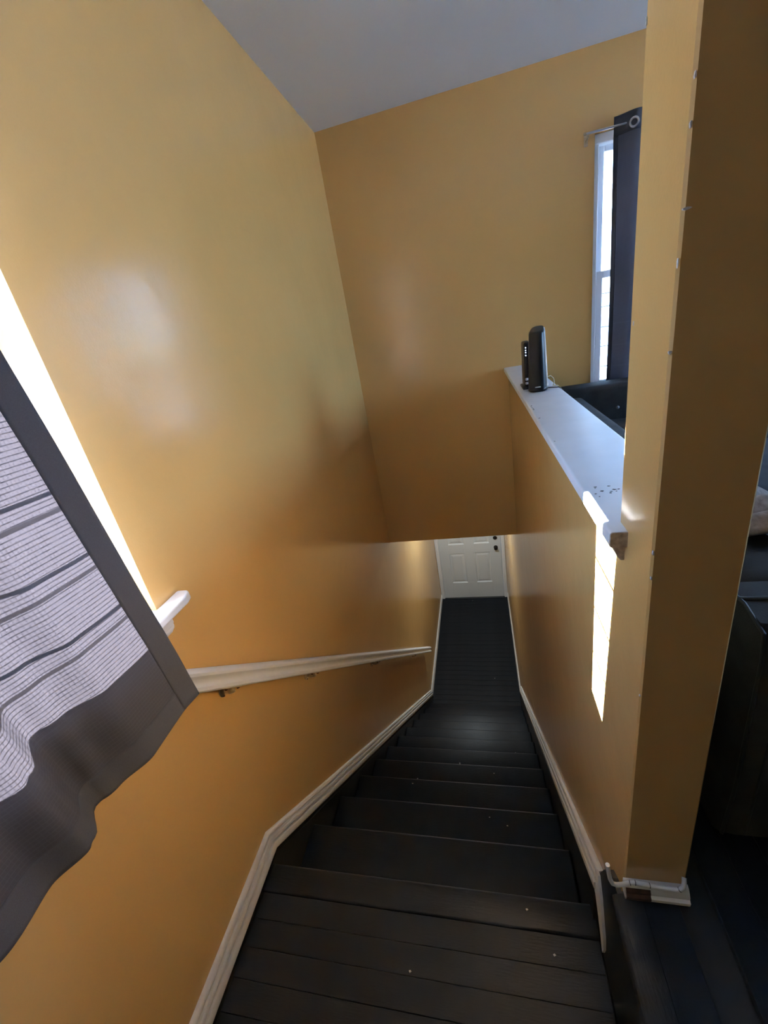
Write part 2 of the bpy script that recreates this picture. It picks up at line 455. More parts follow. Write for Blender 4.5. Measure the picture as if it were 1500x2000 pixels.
for x0, x1 in ((XL + .001, XL + .020), (XR - .018, XR - .001)):
    ye = 3.72
    if x0 < 0: top = [(.69, ZLAND + .012), (Y0 + .02, ZLAND + .012), (ye, ZLAND + .012 + SL * (ye - Y0 - .02))]
    else: top = [(.69, -.29), (ye, -.29 + SL * (ye - .69))]
    low = [(ye, ZL), (3.45, ZL), (Y0 - .03, ZLAND - .33), (.69, ZLAND - .02)]
    MB().poly_prism(top + low, 'x', x0, x1).build('skirt_board', 'skirt', st)

# ------------------------------------------------------------------ white mouldings
H = .084
rib = [(0, 0), (.019, 0), (.021, .004), (.021, .028), (.019, .031), (.006, .032), (.006, .038), (.0165, .039), (.0175, .042), (.0175, .055), (.0155, .058), (.004, .059), (.004, .065), (.012, .066), (.013, .069), (.012, .077), (.007, .083), (.003, H), (0, H)]
m = MB()
sweep(m, [(-.72, ZLAND + .020), (.760, ZLAND + .020), (3.70, ZLAND + .020 + SL * 2.94)], rib, XL, 1)
structure(m.build('baseboard_left', 'oldtrim', smooth=True), 'ribbed off-white moulding following the stairs under the handrail')
m = MB()
sweep(m, [(.683, -.196 - H), (3.66, -.196 - H - .830 * 2.977)], rib, XR, -1)
br = structure(m.build('baseboard_right', 'oldtrim', smooth=True), 'ribbed off-white moulding following the stairs along the half wall')
MB().poly_prism([(.705, -.300), (.690, -.205), (.668, -.19), (.640, -.235), (.622, -.285), (.604, -.325), (.598, -.372), (.606, -.405), (.622, -.375), (.650, -.335), (.682, -.300)], 'x', XR - .017, XR - .0105).build('moulding_end', 'oldtrim', br)
bp = [(0, 0), (.014, 0), (.014, .055), (.010, .066), (.006, .078), (0, .082)]
m = MB(); sweep(m, [(3.72, ZL), (YD, ZL)], bp, XL, 1)
structure(m.build('baseboard_hall_left', 'oldtrim', smooth=True), 'low white baseboard of the lower hall below the handrail end')
m = MB(); sweep(m, [(3.66, ZL), (YD, ZL)], bp, XR, -1)
structure(m.build('baseboard_hall_right', 'oldtrim', smooth=True), 'low white baseboard of the lower hall on the door knob side')
# short worn shoe moulding on the wall end
m = MB()
pr = [(0, 0), (-.020, 0), (-.021, .010), (-.016, .014), (-.016, .019), (-.012, .026), (-.006, .033), (0, .035)]
m.loft([[(x, YP0 + t, z) for t, z in pr] for x in (XR - .002, XR + .03, XR2 + .004)], True, True)
shoe = structure(m.build('baseboard_wall_end', 'oldtrim', smooth=True), 'short worn shoe moulding at the foot of the wall end')
MB().loft([[(XR + dx, YP0 + t * 1.03 - .0006, z + .0004) for t, z in pr[1:6]] for dx in (0, .022, .045)], False, False).build('bare_wood_patch', mat('worn_red_brown', (.075, .034, .022), .4, var=.4, vscale=80), shoe)

# ------------------------------------------------------------------ cap of the half wall
cap = MB()
def corner(cx, cz, r, a0, n=4): return [(cx + r * math.cos(math.radians(a0 + 90 * k / n)), cz + r * math.sin(math.radians(a0 + 90 * k / n))) for k in range(n + 1)]
def cap_prof(x0, x1, z1=ZCAP, t=.028, r=.005):
    return corner(x0 + r, z1 - r, r, 90) + corner(x0 + r, z1 - t + r, r, 180) + corner(x1 - r, z1 - t + r, r, 270) + corner(x1 - r, z1 - r, r, 0)
p1 = cap_prof(XR - .026, XR2 + .034)
cap.poly_prism(p1, 'y', YP1, YF)
structure_cap = cap.build('trim_1', 'cap', smooth=True)
structure(structure_cap, 'bluish white cap board on top of the half wall')
p2 = corner(XR - .021, ZCAP - .005, .005, 90) + corner(XR - .021, ZCAP - .023, .005, 180) + [(XR, ZCAP - .028), (XR, ZCAP)]
MB().poly_prism(p2, 'y', .655, YP1).build('cap_end', 'cap', structure_cap, smooth=True)
MB().poly_prism([(x * .96 + XR * .04, z * .94 + (ZCAP - .012) * .06) for x, z in p2], 'y', .653, .656).build('cut_end', 'raw', structure_cap)
bed = [(XR, ZCAP - .028), (XR - .018, ZCAP - .028), (XR - .0175, ZCAP - .034), (XR - .014, ZCAP - .042), (XR - .010, ZCAP - .052), (XR - .005, ZCAP - .058), (XR, ZCAP - .058)]
MB().poly_prism(bed, 'y', .665, YF).build('bed_moulding', 'cap', structure_cap, smooth=True)
MB().poly_prism([(x + .0005, z + .001) for x, z in bed], 'y', .6635, .666).build('cut_end', 'raw', structure_cap)
sc = MB()                                        # chipped flecks on the cap
for k in range(14):
    x, y = random.uniform(.205, .30), random.uniform(.80, .86); a = random.uniform(0, 3); s = random.uniform(.001, .0032)
    sc.poly_prism([(x + s * math.cos(a + t) * 1.4, y + s * math.sin(a + t)) for t in (0, 1.3, 2.6, 4.1)], 'z', ZCAP, ZCAP + .0005)
for k in range(10):
    y = random.uniform(1.0, 1.9); s = random.uniform(.0012, .003)
    sc.poly_prism([(XR - .016 + random.uniform(-.003, .003) + s * math.cos(t), y + 1.6 * s * math.sin(t)) for t in (0, 1.3, 2.6, 4.1)], 'z', ZCAP - .0005, ZCAP + .0006)
tag(sc.build('paint_flecks', 'clip', structure_cap), kind='stuff')

# flakes knocked out of the wall end's corner
def flake(y, z, sx, sz, dx=0.0, t=.004, y0=None):
    k = 7
    pts = [(XR + dx + sx * math.cos(2 * math.pi * i / k) * random.uniform(.6, 1.1), z + sz * math.sin(2 * math.pi * i / k) * random.uniform(.7, 1.1)) for i in range(k)]
    MB().poly_prism(pts, 'y', y - t, y + .001).build('paint_flake', 'chip', post)
for z, sx, sz, dx in ((1.197, .0045, .0016, .004), (1.061, .0018, .0020, .0), (1.264, .0010, .0035, .001), (1.300, .0010, .003, .001), (1.150, .0007, .005, .0), (.802, .0012, .004, .001), (.762, .0010, .003, .001), (.541, .0012, .002, .0)):
    flake(YP0, z, sx, sz, dx, .002)
def flake_side(y, z, sy, sz):
    k = 7
    MB().poly_prism([(y + sy * math.cos(2 * math.pi * i / k) * random.uniform(.6, 1.1), z + sz * math.sin(2 * math.pi * i / k)) for i in range(k)], 'x', XR - .0015, XR + .001).build('paint_flake', 'chip', post)
flake_side(.6885, 1.397, .002, .004); flake_side(.678, 1.09, .0007, .003)

# ------------------------------------------------------------------ windows
def rods(win, pts):
    for a, b in pts: MB().tube([a, b], .0038, 8).build('guard_rod', 'guard', win)

win = empty('window_1', (XL - .14, (WY0 + WY1) / 2, WZ0)); structure(win, 'curtained window in the wall over the handrail')
gx0, gx1 = XL - .185, XL - .130
def bar(n, *a): MB().rbox(*a, .003, 1).build(n, 'vinyl', win)
fy0, fy1 = WY0 - .02, WY1 + .03
bar('frame_stile', gx0, gx1, WY1 - .034, fy1, WZ0 - .02, WZ1 + .02)
bar('frame_stile', gx0, gx1, fy0, WY0 + .02, WZ0 - .02, WZ1 + .02)
bar('frame_rail', gx0, gx1, WY0, WY1, WZ1 - .04, WZ1 + .02)
bar('frame_rail', gx0, gx1, WY0, WY1, WZ0 - .02, WZ0 + .088)
bar('meeting_rail', gx0, gx1, WY0, WY1, 1.228, 1.335)
MB().box(XL - .162, XL - .159, WY0, WY1, 1.334, WZ1 - .038).build('pane', 'glass', win)
MB().box(XL - .152, XL - .149, WY0, WY1, WZ0 + .086, 1.229).build('pane', 'glass', win)
rods(win, [((XL - .195, WY0, z), (XL - .195, WY1, z)) for z in (.839, .963, 1.090)])

# stool and apron
stool = MB()
tip = [(XL - .13, WY0), (XL - .13, WY1), (XL, WY1), (XL, .818), (XL + .030, .820), (XL + .040, .812), (XL + .047, .790), (XL + .047, -.34), (XL, -.34), (XL, WY0)]
stool.poly_prism(tip, 'z', WZ0 - .024, WZ0)
so = stool.build('window_sill', 'trim', bevel=.006, bseg=3); structure(so, 'pale window sill board with rounded end beside the curtain')
ap = [(0, 0), (.008, .004), (.012, .012), (.012, .020), (.016, .024), (.016, .036), (.021, .042), (.026, .052), (.026, .058), (0, .058)]
am = MB(); am.loft([[(XL + t * k, y, WZ0 - .082 + (h - .058) * (1 if k > .9 else .93) + .058) for t, h in ap] for y, k in ((-.30, 1), (.744, 1), (.752, .9), (.757, .7), (.760, .35))], True, True)
am.build('apron', 'trim', so, smooth=True)

# far window: seen only in a strip beside its curtain
win2 = empty('window_2', ((FX0 + FX1) / 2, YF + .08, FZ0)); structure(win2, 'tall white sash window above the sofa back')
wy0, wy1 = YF + .03, YF + .10
def bar2(n, *a): MB().rbox(*a, .003, 1).build(n, 'vinyl', win2)
bar2('frame_stile', FX0, FX0 + .030, wy0, wy1, FZ0, FZ1); bar2('frame_stile', FX1 - .03, FX1, wy0, wy1, FZ0, FZ1)
bar2('frame_head', FX0, FX1, wy0 - .01, wy1, FZ1 - .045, FZ1); bar2('frame_sill', FX0, FX1, wy0 - .02, wy1, FZ0, FZ0 + .05)
def sash(z0, z1, y0, y1, br_, tr_):
    s_ = empty('sash', ((FX0 + FX1) / 2, y0, z0)); s_.parent = win2; at_world(s_, ((FX0 + FX1) / 2, y0, z0))
    MB().rbox(FX0 + .03, FX0 + .066, y0, y1, z0, z1, .003, 1).build('sash_stile', 'vinyl', s_)
    MB().rbox(FX1 - .066, FX1 - .03, y0, y1, z0, z1, .003, 1).build('sash_stile', 'vinyl', s_)
    MB().rbox(FX0 + .066, FX1 - .066, y0, y1, z0, z0 + br_, .003, 1).build('sash_rail', 'vinyl', s_)
    MB().rbox(FX0 + .066, FX1 - .066, y0, y1, z1 - tr_, z1, .003, 1).build('sash_rail', 'vinyl', s_)
    MB().box(FX0 + .066, FX1 - .066, (y0 + y1) / 2, (y0 + y1) / 2 + .003, z0 + br_, z1 - tr_).build('pane', 'glass', s_)
sash(1.215, FZ1 - .047, YF + .066, YF + .096, .040, .030)
sash(FZ0 + .05, 1.255, YF + .034, YF + .064, .060, .040)
rods(win2, [((FX0 + .03, YF + .125, z), (FX1 - .03, YF + .125, z)) for z in (.683, .811, .930, 1.052, 1.128)])
ws2 = MB().rbox(FX0 - .03, FX1 + .03, YF - .02, YF + .05, FZ0 - .025, FZ0, .005, 2)
ws2.build('sill_board', 'trim', win2)

win3 = empty('fill_window', (XE + .08, (RY0_ + RY1_) / 2, RZ0_)); structure(win3, 'added broad white window, out of view beyond the sofa, for fill light')  # added out of view to bring more daylight to the stairwell
for y0, y1, z0, z1 in ((RY0_, RY0_ + .05, RZ0_, RZ1_), (RY1_ - .05, RY1_, RZ0_, RZ1_), (RY0_ + .05, RY1_ - .05, RZ0_, RZ0_ + .05), (RY0_ + .05, RY1_ - .05, RZ1_ - .05, RZ1_), ((RY0_ + RY1_) / 2 - .03, (RY0_ + RY1_) / 2 + .03, RZ0_ + .05, RZ1_ - .05)):
    MB().rbox(XE + .05, XE + .11, y0, y1, z0, z1, .004, 1).build('frame_bar', 'vinyl', win3)
for y0, y1 in ((RY0_ + .05, (RY0_ + RY1_) / 2 - .03), ((RY0_ + RY1_) / 2 + .03, RY1_ - .05)):
    MB().box(XE + .08, XE + .083, y0, y1, RZ0_ + .05, RZ1_ - .05).build('pane', 'glass', win3)

# ------------------------------------------------------------------ curtains
def cat(P, u):                     # Catmull-Rom through control points keyed by y
    P = sorted(P)
    if u <= P[0][0]: return P[0][1]
    if u >= P[-1][0]: return P[-1][1]
    for i in range(len(P) - 1):
        if P[i][0] <= u <= P[i + 1][0]:
            t = (u - P[i][0]) / (P[i + 1][0] - P[i][0])
            s = t * t * (3 - 2 * t)
            return P[i][1] * (1 - s) + P[i + 1][1] * s

def cloth_strip(name, pos, us, vs, m, parent, thick=0.0):
    """grid surface pos(u,v) over us x vs with metric uv"""
    vts, fcs, uvs = [], [], []
    for v in vs:
        for u in us: vts.append(pos(u, v)); uvs.append((u, v))
    k = len(us)
    for j in range(len(vs) - 1):
        for i in range(k - 1): fcs.append((j * k + i, j * k + i + 1, (j + 1) * k + i + 1, (j + 1) * k + i))
    me = bpy.data.meshes.new(name); me.from_pydata(vts, [], fcs)
    ul = me.uv_layers.new(name='UVMap')
    for lp in me.loops: ul.data[lp.index].uv = uvs[lp.vertex_index]
    me.materials.append(M[m])
    o = link(name, me, parent, smooth=True)
    if thick:
        s_ = o.modifiers.new('thick', 'SOLIDIFY'); s_.thickness = thick; s_.offset = 0
    return o

def frange(a, b, n): return [a + (b - a) * i / (n - 1) for i in range(n)]

# left curtain, hanging in front of the window and below the sill
CZ0, CZ1 = .408, 2.06
KX = [(-.45, -.735), (-.36, -.705), (-.27, -.768), (-.18, -.712), (-.08, -.765), (.02, -.712), (.10, -.758), (.19, -.728), (.262, -.736), (.318, -.709), (.348, -.716), (.374, -.764), (.43, -.752), (.50, -.726), (.60, -.722), (.657, -.716)]
def cpos(u, v):
    lean = -.0895 * (min(v, 1.23) - CZ0)
    if v > 1.23:
        t = min(1.0, (v - 1.23) / .40); lean += .030 * t * t * (3 - 2 * t)
    x = cat(KX, u)
    k = max(0.0, (v - CZ0) / (CZ1 - CZ0))
    xm = -.735
    x = xm + (x - xm) * (1 - .25 * k)
    x += .006 * noise.noise(Vector((u * 5, v * 4, 3.1))) * (1 - .5 * k)
    fold = math.exp(-((u - .362) / .035) ** 2)
    y = u + lean + .018 * fold * math.sin((u - .362) * 60) * (1 - k)
    z = v
    if v < CZ0 + .02: z = v + .004 * math.sin(u * 23)
    return (x, y, z)
cu = empty('curtain', (-.735, .2, CZ0))
tag(cu, 'grey plaid sheer curtain with charcoal borders hanging over the handrail', 'curtain')
us = frange(-.20, .607, 150); vs = frange(CZ0 + .062, CZ1 - .09, 90)
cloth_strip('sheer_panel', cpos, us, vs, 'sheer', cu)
cloth_strip('side_hem', cpos, frange(.607, .657, 8), frange(CZ0, CZ1 - .09, 90), 'hem', cu, .0022)
cloth_strip('bottom_hem', cpos, frange(-.20, .607, 150), frange(CZ0, CZ0 + .062, 8), 'hem', cu, .0022)
cloth_strip('top_band', cpos, frange(-.20, .657, 150), frange(CZ1 - .09, CZ1, 8), 'hem', cu, .0022)
for u in (.15, .26, .38, .50, .61):
    p = cpos(u, CZ1 - .045); MB().ring(p, (.5, 1, 0), .022, .004).build('grommet', 'steel', cu)
rod = empty('curtain_rod', (-.735, .05, CZ1 - .045)); tag(rod, 'slim steel curtain rod over the handrail window', 'curtain rod')
MB().tube([(-.735, -.42, CZ1 - .040), (-.735, .78, CZ1 - .040)], .008, 10).build('rod', 'steel', rod)
for y in (-.38, .75): MB().tube([(XL, y, CZ1 - .04), (-.735, y, CZ1 - .04)], .006, 8).build('bracket', 'steel', rod)

# far curtain
FZT = 1.962
def fpos(u, v):
    k = (v - .53) / (FZT - .53)
    y = 3.038 + .022 * math.sin((u - .82) * 2 * math.pi / .20 + 2.2) * (.75 + .25 * k)
    x = u + .012 * math.sin(v * 2.1) - .02 * (1 - k) * 0
    return (x - .022 * (1 - k) + .022, y, v)
cf = empty('curtain', (1.1, 3.01, .53)); tag(cf, 'dark navy sheer curtain half drawn across the sash window above the sofa', 'curtain')
F0, F1 = .800, 1.09
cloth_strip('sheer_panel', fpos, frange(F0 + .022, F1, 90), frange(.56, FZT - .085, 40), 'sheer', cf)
cloth_strip('side_hem', fpos, frange(F0, F0 + .022, 6), frange(.56, FZT - .085, 40), 'hem', cf, .002)
cloth_strip('top_band', fpos, frange(F0, F1, 90), frange(FZT - .085, FZT, 6), 'hem', cf, .002)
cloth_strip('bottom_hem', fpos, frange(F0, F1, 90), frange(.50, .56, 5), 'hem', cf, .002)
for u in (.885, 1.03):
    p = Vector(fpos(u, 1.908)); g = MB().ring(p + Vector((0, -.003, 0)), (.25, 1, .0), .019, .0055).build('grommet', 'steel', cf, smooth=True)
rod2 = empty('curtain_rod', (1.1, 3.01, 1.915)); tag(rod2, 'thin silver curtain rod above the sash window with a small wall bracket', 'curtain rod')
MB().tube([(.672, 3.038, 1.917), (1.62, 3.038, 1.917)], .0052, 10).build('rod', 'steel', rod2, smooth=True)
MB().tube([(.684, YF, 1.900), (.684, YF - .02, 1.898), (.684, 3.046, 1.903), (.684, 3.036, 1.911)], .0045, 8).rbox(.674, .694, YF - .004, YF, 1.875, 1.93, .001, 1).build('bracket', 'brass', rod2)
MB().lathe((.672, 3.038, 1.917), (-1, 0, 0), [(.0052, 0), (.0075, .001), (.0075, .010), (.004, .013), (.0005, .0135)], 12).build('finial', 'brass', rod2, smooth=True)
MB().tube([(1.60, YF, 1.91), (1.60, 3.038, 1.912)], .0045, 8).build('bracket', 'brass', rod2)

# ------------------------------------------------------------------ handrail
hr = empty('handrail', (XL + .07, 2.0, -.9)); tag(hr, 'white moulded wooden handrail fixed to the ochre stair wall', 'handrail')
RY0, RZ0, RSL = .687, .452, -.862            # rail top line
RYE = 3.735
hp = [(-.028, 0), (-.020, .004), (.010, .004), (.022, 0), (.028, -.008), (.028, -.018), (.020, -.026), (.017, -.034), (.019, -.046), (.026, -.054), (.026, -.066), (.022, -.072), (-.022, -.072), (-.026, -.066), (-.026, -.054), (-.018, -.044), (-.018, -.030), (-.028, -.018), (-.028, -.008)]
RXC = XL + .056
rings = [[(RXC + a, y, RZ0 + RSL * (y - RY0) + b) for a, b in hp] for y in (.615, 1.4, 2.6, RYE)]
MB().loft(rings, True, True).build('rail', 'trim', hr, smooth=True)
for y in (.800, 1.255, 2.03, 3.06):
    zt = RZ0 + RSL * (y - RY0) - .074
    b = empty('bracket', (RXC, y, zt)); b.parent = hr; at_world(b, (RXC, y, zt))
    MB().lathe((XL, y + .03, zt - .045), (1, 0, 0), [(.020, 0), (.020, .003), (.014, .007), (.009, .009)], 16).build('rosette', 'brass', b, smooth=True)
    MB().tube([(XL + .006, y + .03, zt - .045), (XL + .030, y + .022, zt - .042), (XL + .052, y + .012, zt - .026), (RXC - .002, y + .004, zt - .004)], [.008, .0075, .0065, .006], 10).build('bracket_arm', 'brass', b, smooth=True)
    dz = RSL * .024
    MB().loft([[(RXC + a, y + d, zt + RSL * d + h) for a, h in ((-.012, .002), (.012, .002), (.010, -.004), (-.010, -.004))] for d in (-.026, .034)], True, True).build('saddle', 'brass', b)
    for d in (-.018, .027): MB().lathe((RXC + .003, y + d, zt + RSL * d - .004), (0, 0, -1), [(.005, 0), (.005, .002), (.002, .004)], 10).build('screw_head', 'screw', b)
    for a, h in ((.012, .010), (-.010, -.012)): MB().lathe((XL + .004, y + .03 + a, zt - .045 + h), (1, 0, 0), [(.0035, 0), (.003, .003), (.001, .004)], 8).build('screw_head', 'screw', b)

# ------------------------------------------------------------------ entrance door
dr = empty('door_1', ((DX0 + DX1) / 2, YD - .02, DZ0)); structure(dr, 'white panelled entrance door at the foot of the stairs')
dy0, dy1 = YD - .010, YD + .034
cols = [(-.612, -.378), (-.236, -.006)]
rows = [(DZ0 + .275, DZ0 + .800), (DZ0 + .955, DZ0 + 1.48), (DZ0 + 1.60, DZ0 + 1.88)]
def dpart(n, *a): MB().rbox(*a, .0015, 1).build(n, 'door', dr)
dpart('stile', DX0 + .003, cols[0][0], dy0, dy1, DZ0, DZ1)
dpart('stile', cols[0][1], cols[1][0], dy0, dy1, DZ0, DZ1)
dpart('stile', cols[1][1], DX1 - .003, dy0, dy1, DZ0, DZ1)
zz = [DZ0] + [z for rw in rows for z in rw] + [DZ1]
for c in cols:
    for k in range(0, len(zz), 2): dpart('rail', c[0], c[1], dy0 + .0003, dy1, zz[k], zz[k + 1])
for c in cols:
    for rw in rows:
        p = MB()
        def rect(i, y): return [(c[0] + i, y, rw[0] + i), (c[1] - i, y, rw[0] + i), (c[1] - i, y, rw[1] - i), (c[0] + i, y, rw[1] - i)]
        p.loft([rect(-.001, dy0 + .001), rect(.012, dy0 + .013), rect(.022, dy0 + .013), rect(.048, dy0 + .004), rect(.050, dy0 + .004)], True, False)
        p.bm.verts.ensure_lookup_table(); p.bm.faces.new(p.bm.verts[-4:])
        p.build('panel', 'door', dr)
kb = MB().lathe((.082, dy0, ZL + .888), (0, -1, 0), [(.030, 0), (.030, .004), (.014, .008), (.012, .022), (.024, .032), (.028, .044), (.024, .056), (.010, .061)], 22)
kb.build('knob', 'bronze', dr, smooth=True)
MB().lathe((.082, dy0, ZL + 1.046), (0, -1, 0), [(.030, 0), (.030, .010), (.026, .014), (.010, .015)], 22).rbox(.077, .087, dy0 - .032, dy0 - .013, ZL + 1.030, ZL + 1.062, .002, 1).build('deadbolt', 'bronze', dr, smooth=True)
def cas(n, x0, x1, z0, z1): MB().rbox(x0, x1, YD - .020, YD, z0, z1, .004, 2).build(n, 'trim', dr)
cas('casing', XL + .002, DX0 - .006, ZL, DZ1 + .06); cas('casing', DX1 + .006, XR - .002, ZL, DZ1 + .06); cas('casing', DX0 - .006, DX1 + .006, DZ1 + .006, DZ1 + .06)
for x0, x1, z0, z1 in ((DX0 - .012, DX0 + .001, ZL, DZ1 + .012), (DX1 - .001, DX1 + .012, ZL, DZ1 + .012), (DX0, DX1, DZ1 - .001, DZ1 + .012)):
    MB().box(x0, x1, YD + .002, YD + .15, z0, z1).build('jamb', 'trim', dr)
for x0, x1 in ((DX0, DX0 + .02), (DX1 - .02, DX1)): MB().box(x0, x1, YD + .036, YD + .05, ZL, DZ1).build('door_stop', 'trim', dr)
MB().rbox(DX0, DX1, YD - .03, YD + .15, ZL, ZL + .010, .003, 1).build('threshold', 'skirt', dr)

# ceiling lamp of the lower hall
la = empty('ceiling_lamp', (-.30, 4.35, ZH)); tag(la, 'round opal ceiling lamp in the lower hall before the white door', 'lamp')
MB().lathe((-.30, 4.35, ZH), (0, 0, -1), [(.14, 0), (.14, .018), (.125, .022)], 32).build('lamp_base', 'steel', la, smooth=True)
MB().lathe((-.30, 4.35, ZH - .020), (0, 0, -1), [(.122, 0), (.118, .025), (.095, .052), (.055, .068), (.005, .074)], 32).build('lamp_bowl', 'lampglass', la, smooth=True)

# ------------------------------------------------------------------ router and modem on the cap
ro = empty('router', (.268, 2.03, ZCAP)); tag(ro, 'tall black rounded router standing on the white cap board', 'router')
def oval(cx, cy, a, b, z, ry=0.0, k=22, n=2.6, rz=-.35):
    out = []
    for i in range(k):
        t = 2 * math.pi * i / k; c, s = math.cos(t), math.sin(t)
        px = a * math.copysign(abs(c) ** (2 / n), c); py = b * math.copysign(abs(s) ** (2 / n), s)
        out.append((cx + px * math.cos(rz) - py * math.sin(rz), cy + px * math.sin(rz) + py * math.cos(rz), z + ry * py))
    return out
cx, cy = .266, 2.04
b = MB(); b.loft([oval(cx, cy, .036, .040, ZCAP + .001), oval(cx, cy, .0405, .046, ZCAP + .007), oval(cx, cy, .0405, .046, ZCAP + .014), oval(cx, cy, .038, .044, ZCAP + .018)])
b.build('foot', 'plastic', ro, smooth=True)
b = MB(); b.loft([oval(cx, cy, .0395 - .0075 * t, .046 - .008 * t, ZCAP + .018 + .222 * t) for t in (0, .25, .5, .75, 1)] + [oval(cx, cy, .030, .036, ZCAP + .251, .25), oval(cx, cy, .026, .031, ZCAP + .256, .35)])
b.build('body', 'plastic', ro, smooth=True)
b = MB(); b.loft([oval(cx, cy, .022, .026, ZCAP + .2565, .35), oval(cx, cy, .020, .024, ZCAP + .253, .35)]); b.build('top_recess', 'clip', ro, smooth=True)
MB().loft([[(cx + .0395 - .0075 * t + o, cy + .006 + q, ZCAP + .018 + .225 * t) for o, q in ((-.003, -.006), (.0015, -.004), (.0015, .010), (-.003, .012))] for t in (0, .5, 1)], True, True).build('side_strip', 'plastic2', ro)
MB().rbox(cx - .020, cx + .004, cy - .0485, cy - .044, ZCAP + .0205, ZCAP + .0245, .001, 1).build('badge', 'logo', ro)
mo = empty('modem', (.238, 2.165, ZCAP)); tag(mo, 'slim black modem with blue lights tucked behind the tall router', 'modem')
MB().rbox(.218, .252, 2.115, 2.235, ZCAP + .010, ZCAP + .205, .008, 3).build('body', 'plastic', mo, smooth=True)
MB().rbox(.208, .258, 2.105, 2.235, ZCAP, ZCAP + .011, .003, 2).build('foot', 'plastic', mo, smooth=True)
for z in (.150, .162, .172, .183): MB().lathe((.226, 2.1155, ZCAP + z), (0, -1, 0), [(.0024, 0), (.0024, .0008), (.001, .0012)], 8).build('indicator_light', 'led', mo)
for z in (.022, .040): MB().rbox(.220, .232, 2.108, 2.120, ZCAP + z, ZCAP + z + .011, .002, 1).build('socket', 'logo', mo)
yl = MB().tube([(.305, 2.075, ZCAP + .048), (.325, 2.085, ZCAP + .050), (.338, 2.090, ZCAP + .036), (.340, 2.085, ZCAP + .018), (.334, 2.078, ZCAP + .008), (.352, 2.07, ZCAP + .006), (.366, 2.06, ZCAP - .01), (.372, 2.05, ZCAP - .10)], .0026, 8)
tag(yl.build('network_cable', 'yellow', smooth=True), 'thin yellow lead dropping from the router over the cap edge', 'cable')
bl = MB().tube([(.298, 2.055, ZCAP + .006), (.33, 2.05, ZCAP + .004), (.352, 2.035, ZCAP + .004), (.366, 2.02, ZCAP - .012), (.372, 2.0, ZCAP - .12)], .0026, 8)
tag(bl.build('power_cable', 'clip', smooth=True), 'thin black lead dropping from the router over the cap edge', 'cable')

# ------------------------------------------------------------------ white cable at the foot of the wall end
wc = empty('coaxial_cable', (.25, .545, .04)); tag(wc, 'white cable bent around the foot of the wall end', 'cable')
cp = [(.177, .545, .096), (.179, .545, .075), (.183, .545, .048), (.188, .545, .033), (.196, .545, .030), (.206, .545, .033), (.220, .546, .040), (.229, .546, .0425), (.255, .545, .0405), (.275, .545, .039), (.300, .545, .036), (.309, .545, .0375), (.315, .546, .044), (.317, .549, .056), (.319, .556, .06)]
MB().tube(cp, .0043, 10).build('sheath', 'cable', wc, smooth=True)
for k, x in ((6, 0), (8, 0), (7, 0), (11, 0)):
    a, c = Vector(cp[k]), Vector(cp[k + 1]); d = (c - a).normalized()
    MB().tube([a, a + d * .0012], .0047, 10).build('ring_mark', 'clip', wc)

# ------------------------------------------------------------------ sectional sofa
sf = empty('sectional_sofa', (1.0, 1.8, 0)); tag(sf, 'charcoal upholstered corner sofa behind the half wall', 'sofa')
def cush(n, x0, x1, y0, y1, z0, z1, r=.03, m_='sofa'): return MB().rbox(x0, x1, y0, y1, z0, z1, r, 4).build(n, m_, sf, smooth=True)
arm = MB()                                        # end arm, turned towards the stairs
prof = [(.66, .035), (.645, .06), (.640, .20), (.645, .52), (.652, .575), (.672, .602), (.72, .607), (.80, .600), (.82, .57), (.82, .035)]
arm.loft([[(x, y + e, z - e2 - .018 * (z > .3)) for y, z in prof] for x, e, e2 in ((.425, .02, .01), (.432, .004, 0), (.46, 0, 0), (1.28, 0, 0), (1.30, .01, .01))], True, True)
ao = arm.build('arm', 'sofa', sf, smooth=True)
MB().tube([(.428, .652, .05), (.428, .643, .20), (.428, .648, .522), (.430, .660, .574), (.430, .72, .591), (.430, .80, .585)], .0035, 8).build('piping', 'sofa_trim', ao, smooth=True)
MB().tube([(.43, .735, .591), (.8, .735, .591), (1.29, .735, .589)], .0035, 8).build('piping', 'sofa_trim', ao, smooth=True)
MB().tube([(.462, .6415, .07), (.462, .6385, .25), (.463, .6425, .50)], .0025, 8).build('seam', 'sofa_trim', ao, smooth=True)
MB().lathe((.478, .642, .545), (0, -1, .2), [(.006, 0), (.006, .002), (.003, .005)], 12).build('upholstery_button', 'button', ao)
cush('base', .43, 1.28, .82, 2.985, .05, .28, .02); cush('base', 1.20, 2.55, 2.12, 2.985, .05, .28, .02)
cush('backrest', .425, .62, .80, 2.80, .20, .585, .035)
bk = cush('backrest', .40, 2.55, 2.80, 2.985, .20, .632, .03)
for i in range(3): cush('seat_cushion', .64, 1.28, .83 + .645 * i, .83 + .645 * (i + 1) - .006, .28, .44, .04)
for i in range(2): cush('seat_cushion', 1.29 + .63 * i, 1.29 + .63 * (i + 1) - .006, 2.10, 2.80, .28, .44, .04)
for x in (.52, .815, 1.11, 1.40, 1.70):
    for z in (.49,): MB().lathe((x, 2.801, z), (0, -1, 0), [(.010, 0), (.010, .003), (.005, .007)], 12).build('upholstery_button', 'button', bk)
for x, y in ((.47, .70), (1.24, .70), (.47, 2.94), (2.5, 2.94), (2.5, 2.18)): MB().lathe((x, y, 0), (0, 0, 1), [(.018, 0), (.025, .05), (.025, .06)], 12).build('foot', 'sofa_trim', sf)

